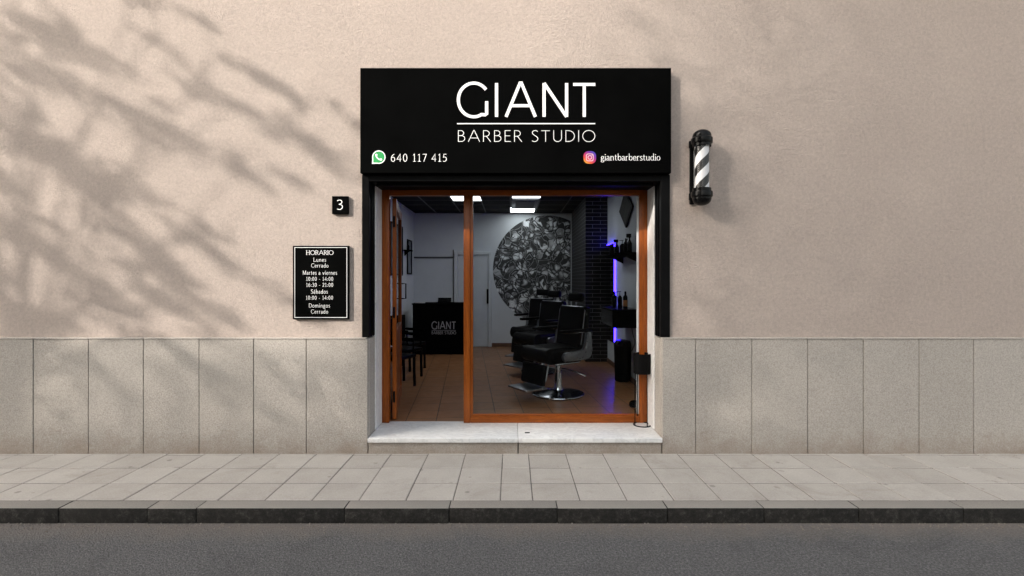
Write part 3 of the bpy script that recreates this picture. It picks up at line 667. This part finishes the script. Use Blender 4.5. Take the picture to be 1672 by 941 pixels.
# ---------------------------------------------------------------- barber pole
PDp = 4.74; py_ = PDp - D; pxx = X(1146, PDp); pz = Z(274, PDp); u = PDp / F
bp = thing('barber_pole', 'black and white striped barber pole on a black wall bracket', 'barber pole', (pxx, py_, pz))
hz0 = lambda p: (274 - p) * u
bm = new(); lathe(bm, [(.066, hz0(308)), (.066, hz0(238))], n=48); obj('striped_cylinder', bm, 'stripes', bp)
bm = new(); lathe(bm, [(.076, hz0(309)), (.076, hz0(237))], n=48); obj('clear_tube', bm, 'tube', bp)
def cap_prof(s_):
    p = [(.070, 236), (.080, 238), (.086, 240), (.086, 235.5), (.098, 234.5), (.100, 232), (.100, 227), (.094, 225.5), (.088, 224.5), (.088, 222)]
    p += [(.086 * math.cos(R(a)), 222 - 10 * math.sin(R(a))) for a in range(0, 91, 10)]
    return [(r, hz0(z_) * s_ if s_ > 0 else -hz0(z_)) for r, z_ in p]
for s_ in (1, -1):
    bm = new()
    prof = [(r, z_) for r, z_ in cap_prof(1)]
    if s_ < 0: prof = [(r, -z_ + hz0(274) * 0) for r, z_ in prof]
    lathe(bm, prof, n=40); obj('end_cap', bm, 'black_gloss', bp)
bm = new()
wy = -py_; wx = X(1129, D) - pxx
box(bm, wx - .022, wx + .022, wy - .022, wy - .001, hz0(331), hz0(229), .004)
for zc_ in (231.5, 316.5 + 2): 
    zq = hz0(zc_); tube(bm, [(wx, wy - .012, zq), (wx * .5, wy * .45, zq), (0, .02, zq)], .021, 12)
    box(bm, wx - .03, wx + .03, wy - .035, wy - .002, zq - .035, zq + .035, .008, 2)
obj('wall_bracket', bm, 'black_metal', bp)

# ---------------------------------------------------------------- plant stand on the step, doorstop
pd = 5.235
t = thing('plant_stand', 'black wire plant stand with a black drum pot at the end of the step', 'plant stand', (X(1048.5, pd), pd - D, FZ))
u = pd / F; H = 1.54 - (577 - HY) * u
bm = new()
lathe(bm, [(.086, H - .215), (.091, H - .21), (.093, H - .10), (.093, H), (.088, H), (.087, H - .03), (.085, H - .19), (.03, H - .195)], n=40); obj('pot', bm, 'black_metal', t)
bm = new()
for a in (20, 110, 200, 290): tube(bm, [(.088 * math.cos(R(a)), .088 * math.sin(R(a)), H - .12), (.09 * math.cos(R(a)), .09 * math.sin(R(a)), .006)], .0055, 8)
obj('wire_legs', bm, 'black_metal', t)
bm = new(); tube(bm, [(.09 * math.cos(R(a)), .09 * math.sin(R(a)), .006) for a in range(0, 361, 10)], .006, 8); obj('base_ring', bm, 'black_metal', t)
d_ = 1.54 * F / (665 - HY)
bm = new(); lathe(bm, [(.03, 0), (.048, .004), (.058, .025), (.055, .055), (.04, .075), (.012, .083)], n=28)
for v in bm.verts: v.co.x *= 1.15
o = obj('doorstop', bm, 'black_matte'); o.location = (X(1036, d_), d_ - D, FZ); tag(o, 'small rounded black doorstop on the tiles inside the glass by the right stile', 'doorstop')

# ---------------------------------------------------------------- barber chairs
def at(px, py):      # floor point seen at a pixel
    d = 1.54 * F / (py - HY); return (X(px, d), d - D, FZ)
def make_barber():
    t = thing('barber_chair', '', 'barber chair')
    bm = new(); lathe(bm, [(.345, 0), (.35, .012), (.34, .026), (.25, .045), (.12, .062), (.06, .075), (.02, .078)], n=48); obj('base', bm, 'dark_chrome', t)
    bm = new(); tube(bm, [(.348 * math.cos(R(a)), .348 * math.sin(R(a)), .014) for a in range(0, 361, 6)], .009, 8); obj('base_rim', bm, 'chrome', t)
    bm = new(); lathe(bm, [(.075, .07), (.058, .12), (.05, .30), (.038, .302), (.038, .44)], n=24); obj('column', bm, 'chrome', t)
    bm = new(); box(bm, -.20, .22, -.2, .2, .43, .475, .01); obj('seat_frame', bm, 'chrome', t)
    bm = new(); box(bm, -.34, .22, -.27, .27, .455, .665, .06, 5); tube(bm, [(-.335, -.262, .57), (-.335, -.25, .57), (-.335, .25, .57), (-.335, .262, .57)], .102, 20); obj('seat', bm, 'leather', t)
    mt = Matrix.Translation((.22, 0, .60)) @ Matrix.Rotation(R(9), 4, 'Y')
    bm = new(); box(bm, -.065, .06, -.27, .27, 0, .60, .05, 4, mt); bk = obj('backrest', bm, 'leather', t)
    bm = new(); tube(bm, [mt @ Vector(p) for p in ((-.05, -.26, .08), (-.05, -.26, .54), (-.05, -.22, .588), (-.05, .22, .588), (-.05, .26, .54), (-.05, .26, .08))], .007, 8); obj('piping', bm, 'steel', bk)
    bm = new(); box(bm, -.05, .04, -.14, .14, .66, .78, .04, 4, mt); hd_ = obj('headrest', bm, 'leather', t)
    bm = new(); tube(bm, [mt @ Vector((.01, 0, .5)), mt @ Vector((.01, 0, .68))], .012, 8); obj('headrest_post', bm, 'chrome', hd_)
    prof = [(-.13, .50)] + arc(-.11, .55, .06, .06, 250, 110, 8) + [(.10, .625)] + arc(.13, .70, .075, .075, 280, 345, 6) + [(.235, .86), (.31, .86)] + [(.325, .66)] + arc(.22, .60, .105, .105, 0, -85, 8) + [(0, .495)]
    for s_ in (-1, 1):
        bm = new(); y0 = .275 * s_; prism(bm, prof, min(y0, y0 + .055 * s_), max(y0, y0 + .055 * s_), 'xz', .012); ar = obj('armrest', bm, 'shell', t)
        bm = new(); box(bm, -.20, .31, y0 - .015 if s_ > 0 else y0 - .065, y0 + .065 if s_ > 0 else y0 + .015, .862, .90, .015, 3); obj('arm_pad', bm, 'leather', ar)
        bm = new(); tube(bm, [(-.18, y0 + .025 * s_, .865), (.3, y0 + .025 * s_, .858)], .009, 8); obj('arm_rail', bm, 'chrome', ar)
    mc = Matrix.Translation((-.39, 0, .46)) @ Matrix.Rotation(R(8), 4, 'Y')
    bm = new(); box(bm, -.035, .035, -.235, .235, -.27, 0, .03, 3, mc); obj('calf_rest', bm, 'leather', t)
    bm = new(); box(bm, -.68, -.34, -.21, .21, .145, .17, .008, 2); 
    for s_ in (-1, 1): tube(bm, [(-.28, .15 * s_, .47), (-.33, .15 * s_, .25), (-.40, .15 * s_, .15)], .014, 8)
    obj('footrest', bm, 'steel', t)
    bm = new(); tube(bm, [(.03, -.04, .36), (.12, -.2, .33), (.2, -.34, .28)], .010, 8); obj('pump_lever', bm, 'chrome', t)
    return t
bc = make_barber()
spots = [((911, 644), 34, 'nearest black leather barber chair on a round chrome base'),
         ((884, 606), 42, 'second barber chair, half hidden behind the nearest one'),
         ((872, 589), 55, 'farthest barber chair, standing closest to the round mural')]
for i, (p, a, lab) in enumerate(spots):
    o = bc if i == 0 else copy_tree(bc)
    o.location = at(*p); o.rotation_euler = (0, 0, R(a)); o['label'] = lab; o['group'] = 'barber chairs in a row'

# ---------------------------------------------------------------- waiting chairs
def make_wait():
    t = thing('waiting_chair', '', 'chair')
    bm = new(); box(bm, -.23, .24, -.23, .23, .42, .47, .018, 2); obj('seat', bm, 'leather', t)
    bm = new(); box(bm, -.27, -.225, -.23, .23, .52, .93, .015, 2); obj('backrest', bm, 'leather', t)
    for sx in (-1, 1):
        for sy in (-1, 1):
            bm = new()
            if sx > 0: tube(bm, [(.225, .205 * sy, 0), (.215, .205 * sy, .425)], .021, 8)
            else: tube(bm, [(-.27, .205 * sy, 0), (-.24, .205 * sy, .45), (-.258, .205 * sy, .60)], .021, 8)
            obj('leg', bm, 'black_metal', t)
    for sy in (-1, 1):
        bm = new(); tube(bm, [(.19, .225 * sy, .45), (.18, .235 * sy, .65), (-.24, .235 * sy, .67)], .014, 8); box(bm, -.22, .2, .235 * sy - .025, .235 * sy + .025, .665, .695, .01, 2); obj('armrest', bm, 'black_matte', t)
    return t
wc = make_wait()
for i, (x_, d_, lab) in enumerate(((-1.72, 7.1, 'black waiting chair nearest the open door, its legs in front of the others'), (-1.76, 7.85, 'middle black waiting chair along the white side wall'), (-1.84, 8.6, 'black waiting chair next to the reception desk'))):
    o = wc if i == 0 else copy_tree(wc)
    o.location = (x_, d_ - D, FZ); o.rotation_euler = (0, 0, R((-24, -30, -27)[i])); o['label'] = lab; o['group'] = 'waiting chairs by the side wall'

# ---------------------------------------------------------------- reception desk and things on it
dd = 10.26; dy = dd - D; x0, x1 = X(672.5, dd), X(764, dd); zt = Z(495.5, dd)
t = thing('reception_desk', 'tall black reception desk lettered in dim grey', 'desk', ((x0 + x1) / 2, dy, FZ)); hw = (x1 - x0) / 2; H = zt - FZ
bm = new(); box(bm, -hw + .015, hw - .015, 0, .03, 0, H - .032, .003); box(bm, -hw + .015, -hw + .045, .031, .55, 0, H - .032, .003); box(bm, hw - .045, hw - .015, .031, .55, 0, H - .032, .003); obj('carcass', bm, 'black_matte', t)
bm = new(); box(bm, -hw, hw, -.025, .56, H - .03, H, .006, 2); obj('desktop', bm, 'black_matte', t)
bm = new(); lx = lambda p: X(p, dd) - (x0 + x1) / 2; lz = lambda p: Z(p, dd) - FZ
text(bm, 'GIANT', lx(705), lx(744), lz(537.5), lz(525.5) - lz(537.5), -.002, .020, gap=.20)
text(bm, 'BARBER STUDIO', lx(705), lx(744.5), lz(546), lz(541.3) - lz(546), -.002, .0085, gap=.2)
box(bm, lx(705), lx(744.5), -.0025, -.0012, lz(540), lz(539.3)); obj('lettering', bm, 'grey_letter', t, smooth=False)
t = thing('card_terminal', 'low black terminal on top of the reception desk', 'payment terminal', (X(726, dd + .2), dy + .2, zt))
bm = new(); box(bm, -.14, .14, -.07, .07, 0, .035, .006); obj('foot', bm, 'black_gloss', t)
bm = new(); box(bm, -.14, .14, -.03, .03, .03, .11, .008, 2, Matrix.Rotation(R(-8), 4, 'X')); obj('screen_body', bm, 'black_gloss', t)
bm = new()
for i in range(6): box(bm, -.10 + rnd.uniform(-.01, .01), .10, -.07, .07 + rnd.uniform(-.01, .01), i * .003, i * .003 + .0025)
o = obj('paper_stack', bm, 'paper', smooth=False); o.location = (X(686, dd + .15), dy + .15, zt + .0005); tag(o, 'thin stack of white paper near the edge of the reception desk', 'paper')

# ---------------------------------------------------------------- left wall pictures and shelf
def wall_frame(label, ya, yb, za, zb):
    t = thing('picture_frame', label, 'picture', (RL, (ya + yb) / 2, (za + zb) / 2)); h_, v_ = (yb - ya) / 2, (zb - za) / 2
    bm = new()
    for a in ((-h_, h_, -v_, -v_ + .03), (-h_, h_, v_ - .03, v_), (-h_, -h_ + .03, -v_ + .031, v_ - .031), (h_ - .03, h_, -v_ + .031, v_ - .031)): box(bm, .002, .03, *a, .003)
    obj('frame', bm, 'black_metal', t)
    bm = new(); box(bm, .004, .012, -h_ + .03, h_ - .03, -v_ + .03, v_ - .03); obj('print', bm, simple('grey_print', (.16, .19, .21), .4, var=.5, scale=5), t, smooth=False)
wall_frame('tall dark framed print on the side wall, half behind the open door', 4.35, 5.35, Z(450, 9.9), Z(366, 9.7))
wall_frame('black framed print nearest the back corner of the side wall', 5.83, 6.28, Z(448, 10.9), Z(392, 10.9))
t = thing('wall_shelf', 'small black shelf between two framed prints on the side wall', 'shelf', (RL, 5.6, Z(410, 10.4)))
bm = new(); box(bm, .002, .16, -.13, .13, 0, .025, .004); obj('board', bm, 'black_matte', t)
bm = new(); prism(bm, [(.003, -.10), (.003, -.001), (.12, -.001)], -.01, .01, 'xz'); obj('bracket', bm, 'black_matte', t)
bm = new(); lathe(bm, [(.03, 0), (.032, .08), (.02, .10), (.012, .11), (.012, .20), (.016, .205), (.004, .21)], n=20); o = obj('bottle', bm, 'black_gloss'); o.location = (RL + .08, 5.6, Z(410, 10.4) + .0255); tag(o, 'black bottle on the small shelf of the left side wall', 'bottle')

# ---------------------------------------------------------------- right wall: mirror, led, shelf, cabinet, bin, picture
t = thing('lit_mirror', 'wall mirror edged with a violet light strip beside the brick pillar', 'mirror', (RR, 0, 0))
ma, mb, mz0, mz1 = 8.62 - D, 9.30 - D, .60, 2.36
bm = new(); box(bm, -.035, -.006, ma, mb, mz0, mz1, .003); obj('mirror_glass', bm, 'mirror', t)
bm = new(); box(bm, -.022, -.002, ma - .034, ma - .002, mz0 + .02, mz1 - .02, .004); box(bm, -.022, -.002, ma, mb, mz1 + .003, mz1 + .018, .003); obj('light_strip', bm, 'led', t)
shz = 2.11
t = thing('bottle_shelf', 'black wall shelf lined with bottles below the diamond picture', 'shelf', (RR, 0, shz))
ya, yb = 7.02 - D, 8.15 - D
bm = new(); box(bm, -.27, -.002, ya, yb, -.035, 0, .004); obj('board', bm, 'black_matte', t)
for y_ in (ya + .15, yb - .15):
    bm = new(); prism(bm, [(-.2, -.036), (-.004, -.036), (-.004, -.13)], y_ - .012, y_ + .012, 'xz'); obj('bracket', bm, 'black_matte', t)
czt = Z(502, 7.6); czb = Z(531, 7.55)
t = thing('wall_cabinet', 'black wall cabinet under the violet strip with bottles on top', 'cabinet', (RR, 0, czt))
ca, cb_ = 7.05 - D, 7.95 - D
bm = new(); box(bm, -.36, -.002, ca, cb_, czb - czt, -.02, .004); obj('carcass', bm, 'black_matte', t)
bm = new(); box(bm, -.375, -.002, ca - .01, cb_ + .01, -.0195, 0, .004); obj('counter', bm, 'black_gloss', t)
bm = new(); box(bm, -.374, -.361, ca + .01, cb_ - .01, czb - czt + .01, -.03, .004); obj('drawer', bm, 'black_gloss', t)
def bottle(label, px, d, z, h, kind, r=.034):
    t = thing('bottle', label, 'bottle', (X(px, d), d - D, z), group='bottles on the salon wall')
    bm = new()
    if kind == 'pump':
        lathe(bm, [(r * .9, 0), (r, .006), (r, h * .62), (r * .5, h * .72), (r * .4, h * .74)], n=20); obj('body', bm, 'black_gloss', t)
        bm = new(); tube(bm, [(0, 0, h * .73), (0, 0, h * .97), (-.045, 0, h * .97)], .006, 8); box(bm, -.02, .02, -.012, .012, h * .96, h, .004); obj('pump', bm, 'black_gloss', t)
    elif kind == 'spray':
        lathe(bm, [(r * .9, 0), (r, .006), (r * .95, h * .5), (r * .4, h * .68), (r * .35, h * .75)], n=20); obj('body', bm, 'black_gloss', t)
        bm = new(); box(bm, -.05, .025, -.013, .013, h * .80, h, .008, 2); box(bm, -.01, .012, -.012, .012, h * .74, h * .81, .003); tube(bm, [(-.02, 0, h * .82), (-.035, 0, h * .66)], .005, 6); obj('trigger_head', bm, 'black_matte', t)
    else:
        lathe(bm, [(r * .9, 0), (r, .006), (r, h * .66), (r * .75, h * .74), (r * .38, h * .80)], n=20); obj('body', bm, 'black_gloss', t)
        bm = new(); lathe(bm, [(r * .42, h * .795), (r * .42, h * .98), (r * .3, h)], n=16); obj('cap', bm, 'black_matte', t)
    if kind == 'amber':
        bm = new(); lathe(bm, [(r * 1.03, h * .10), (r * 1.03, h * .48)], n=20); obj('paper_label', bm, 'amber', t)
for a in (('squat black jar-shaped bottle at the pillar end of the wall shelf', 1000, 8.05, shz, .20, 'cap', .05), ('black spray bottle leaning over beside the squat bottle on the wall shelf', 1007, 7.85, shz, .25, 'spray', .042),
          ('black pump bottle in the middle of the row on the wall shelf', 1016, 7.6, shz, .22, 'pump', .04), ('black capped bottle next to the tallest one on the wall shelf', 1022, 7.45, shz, .235, 'cap', .036), ('tallest black spray bottle at the window end of the wall shelf', 1028, 7.3, shz, .29, 'spray', .036),
          ('black capped bottle in front of the violet strip on the wall cabinet', 1003, 7.75, czt, .24, 'cap', .04), ('black pump bottle in the middle of the wall cabinet top', 1012, 7.55, czt, .25, 'pump', .036), ('bottle with an amber label on the wall cabinet', 1021, 7.4, czt, .25, 'amber', .034)):
    bottle(*a)
bd_ = 1.54 * F / (622 - HY)
t = thing('waste_bin', 'tall black rounded bin standing under the wall cabinet', 'bin', (X(1017, bd_), bd_ - D, FZ))
bm = new(); lathe(bm, [(.105, 0), (.12, .01), (.135, .50), (.137, .55)], n=32); obj('body', bm, 'black_matte', t)
bm = new(); lathe(bm, [(.139, .551), (.139, .575), (.11, .62), (.03, .64)], n=32); obj('lid', bm, 'black_gloss', t)
bm = new(); p = [(RR - .10, ca - .014, czb + .02), (RR - .09, ca - .03, czb - .08), (RR - .06, ca - .03, czb - .2), (RR - .10, ca - .01, czb - .33)]
tube(bm, [Vector((a, b_, c_)) for (a, b_), c_ in zip(spl([(q[0], q[1]) for q in p]), [v[1] for v in spl([(i, q[2]) for i, q in enumerate(p)])])], .006, 8)
o = obj('power_cord', bm, 'black_matte'); tag(o, 'thin black cord hanging from the wall cabinet above the bin', 'cord')
t = thing('diamond_picture', 'dark diamond shaped picture hung point down high on the right wall', 'picture', (RR, 7.72 - D, 2.83))
def ring_poly(k_): return [(-.44 * k_, -.02 * k_), (.02, .31 * k_), (.46 * k_, .02 * k_), (-.02, -.30 * k_)]
bm = new(); prism(bm, ring_poly(1.0), -.035, -.012, 'yz', .003); obj('frame', bm, 'black_metal', t)
bm = new(); prism(bm, ring_poly(.84), -.039, -.0355, 'yz'); obj('print', bm, simple('dark_bronze_print', (.02, .018, .014), .5, var=.7, scale=8, spec=.1), t, smooth=False)

# ---------------------------------------------------------------- street tree whose crown dapples the facade, added shading block across the street
T = thing('street_tree', 'leafy street tree across the road that dapples the stucco with shade', 'tree', (-13.2, -5.4, GZ - .03))
kx, kz = -SUN.x / -SUN.y, SUN.z / -SUN.y
def lift(px, py, q):           # a point q metres out from the wall whose shadow falls at that place on the facade
    return Vector((X(px, D) - kx * q, -q, Z(py, D) + kz * q))
ST = [([(370, 0), (500, 40), (640, 95)], 42, .9), ([(60, 70), (150, 110), (230, 170), (300, 165)], 80, 1.3), ([(160, 25), (205, 65)], 34, 1.0), ([(-40, 100), (30, 150), (120, 235)], 75, 1.2),
      ([(80, 215), (220, 245), (340, 290), (470, 345), (620, 430), (725, 485)], 48, 1.4), ([(230, 300), (330, 345)], 40, 1.0), ([(400, 110), (490, 150), (450, 205), (520, 250)], 46, 1.1), ([(390, 330), (450, 400)], 36, 1.0),
      ([(590, 150), (720, 215), (830, 280), (990, 350)], 36, 1.0), ([(650, 275), (800, 365), (990, 485)], 56, 1.3), ([(700, 400), (900, 560)], 26, .45),
      ([(-40, 330), (60, 370), (150, 430), (230, 510), (330, 610), (420, 720), (560, 860)], 88, 1.6), ([(170, 400), (245, 440)], 44, 1.2), ([(300, 480), (450, 560), (600, 645)], 42, 1.0), ([(500, 640), (640, 755), (790, 815)], 50, 1.0),
      ([(-30, 590), (80, 650), (170, 710), (260, 800), (350, 900)], 74, 1.4), ([(380, 770), (560, 900)], 52, 1.0), ([(-30, 240), (50, 275), (110, 330)], 40, 1.0), ([(-60, 420), (10, 500)], 60, 1.3), ([(-40, 760), (60, 870), (120, 930)], 60, 1.0),
      ([(160, 850), (230, 920)], 40, .9), ([(0, 960), (90, 1060), (170, 1190)], 52, .7), ([(210, 940), (330, 1050), (420, 1170)], 60, .7), ([(420, 930), (600, 1030), (760, 1160)], 70, .7), ([(640, 960), (860, 1060), (960, 1180)], 60, .6),
      ([(130, 20), (60, -60)], 60, 1.0), ([(-120, 0), (-60, 300)], 90, 1.3), ([(-120, 500), (-60, 800)], 90, 1.3)]
lf = new(); tw = new(); ox, oy, oz = T.location
fork = Vector((-13.0, -5.4, 5.6))
for pts, w_, den in ST:
    pts = [(a / 1.68, b_ / 1.68) for a, b_ in pts]; wm = w_ / 1.68 * D / F
    q0 = rnd.uniform(4.9, 5.9); P = [lift(a, b_, q0 + max(-.6, (a - pts[0][0]) * D / F / kx * .7)) for a, b_ in pts]
    mid = fork.lerp(P[0], .55) + Vector((0, rnd.uniform(-.2, .2), .25))
    tube(tw, [fork - T.location, mid - T.location] + [p - T.location for p in P], .014, 5, .005)
    for p0, p1, (a0, b0), (a1, b1) in zip(P, P[1:], pts, pts[1:]):
        ln = math.hypot(a1 - a0, b1 - b0) * D / F
        nl = den * 1.15 * (ln + wm * .4) * wm / .0037
        for i in range(int(nl / 9)):
            wk = 1.9 if rnd.random() < .16 else 1.0
            c0 = p0.lerp(p1, rnd.uniform(-.08, 1.08)) + wk * Vector((rnd.gauss(0, wm * .24), rnd.gauss(0, .10), rnd.gauss(0, wm * .24))) - T.location
            for j in range(9):
                p = c0 + Vector((rnd.gauss(0, .035), rnd.gauss(0, .07), rnd.gauss(0, .035)))
                L_ = rnd.uniform(.045, .075); e1_ = Vector([rnd.gauss(0, 1) for _ in range(3)]).normalized(); e2_ = e1_.orthogonal().normalized() * L_ * .5
                lf.faces.new([lf.verts.new(p + e1_ * L_), lf.verts.new(p + e2_), lf.verts.new(p - e1_ * L_), lf.verts.new(p - e2_)])
obj('crown', lf, 'leaf', T, smooth=False, normals=False)
tube(tw, [(0, 0, 0), (.05, .02, 2.2), (.12, 0, 4.2), (.2, 0, 5.8)], .15, 12, .08)
obj('trunk', tw, 'bark', T)

# added unseen finer leaved tree, shaped to shade the doorway and soften the right
T2 = thing('street_tree', 'unseen taller fine leaved tree, added to shade the doorway and soften the shade right of it', 'tree', (-15.6, -11.2, GZ - .03))
lf = new(); tw = new(); o2 = Vector(T2.location); fork = Vector((-15.4, -11.2, 10.2))
for i in range(26):
    px = rnd.uniform(720, 1560); py = rnd.uniform(*((-60, 600) if px > 1100 else (360, 720))); q = rnd.uniform(9.6, 12.0); P = lift(px, py, q)
    tube(tw, [fork - o2, fork.lerp(P, .5) + Vector((0, 0, .3)) - o2, P - o2], .02, 5, .006)
def cover(px, py):
    c_ = 0
    for (xa, ca_), (xb, cb_) in zip(((880, 0), (1000, .26), (1150, .60), (1400, .93)), ((1000, .26), (1150, .60), (1400, .93), (1700, .96))):
        if xa <= px < xb: c_ = ca_ + (cb_ - ca_) * (px - xa) / (xb - xa)
    if 600 < px < 1085 and 335 < py < 760: c_ = max(c_, .90)
    if 1085 < px < 1300 and 170 < py < 430: c_ = max(c_, .76)
    if px < 600 and py > 548: c_ = max(c_, min(.62, (py - 548) / 60 * .62))
    return c_
LA = .0017; area = (1640 + 120) * (760 + 120) * (D / F) ** 2
for i in range(int(3.2 * area / LA)):
    px = rnd.uniform(-120, 1640); py = rnd.uniform(-120, 760)
    if rnd.random() > -math.log(1 - cover(px, py)) / 3.2: continue
    p = lift(px, py, rnd.uniform(9.2, 12.4)) - o2
    L_ = rnd.uniform(.033, .053); e1_ = Vector([rnd.gauss(0, 1) for _ in range(3)]).normalized(); e2_ = e1_.orthogonal().normalized() * L_ * .5
    lf.faces.new([lf.verts.new(p + e1_ * L_), lf.verts.new(p + e2_), lf.verts.new(p - e1_ * L_), lf.verts.new(p - e2_)])
obj('crown', lf, 'leaf', T2, smooth=False, normals=False)
tube(tw, [(0, 0, 0), (.05, .02, 3.5), (.12, 0, 7), (.2, 0, 10.4)], .20, 12, .09)
obj('trunk', tw, 'bark', T2)

A = thing('shade_block', 'plain unseen rendered block, added across the street to keep the right side in shade', 'building', (0, -14, GZ - .03))  # unseen blocker, volumes sized to shade the wall and darken glass reflections
bm = new(); box(bm, -34, -16.6, -9, 0, 0, 13.5); box(bm, -16.6, -9, -9, 0, 0, 21); box(bm, -9, 6.6, -9, 0, 0, 5.2)
obj('walls', bm, 'far_wall', A, smooth=False)
wd_ = None
for x_ in (-8, -5, -2, 1, 4):
    for z_ in (1.0,):
        bm = new(); box(bm, x_ - .6, x_ + .6, .002, .05, z_, z_ + 1.6, .01)
        o = obj('window', bm, 'black_gloss', A)
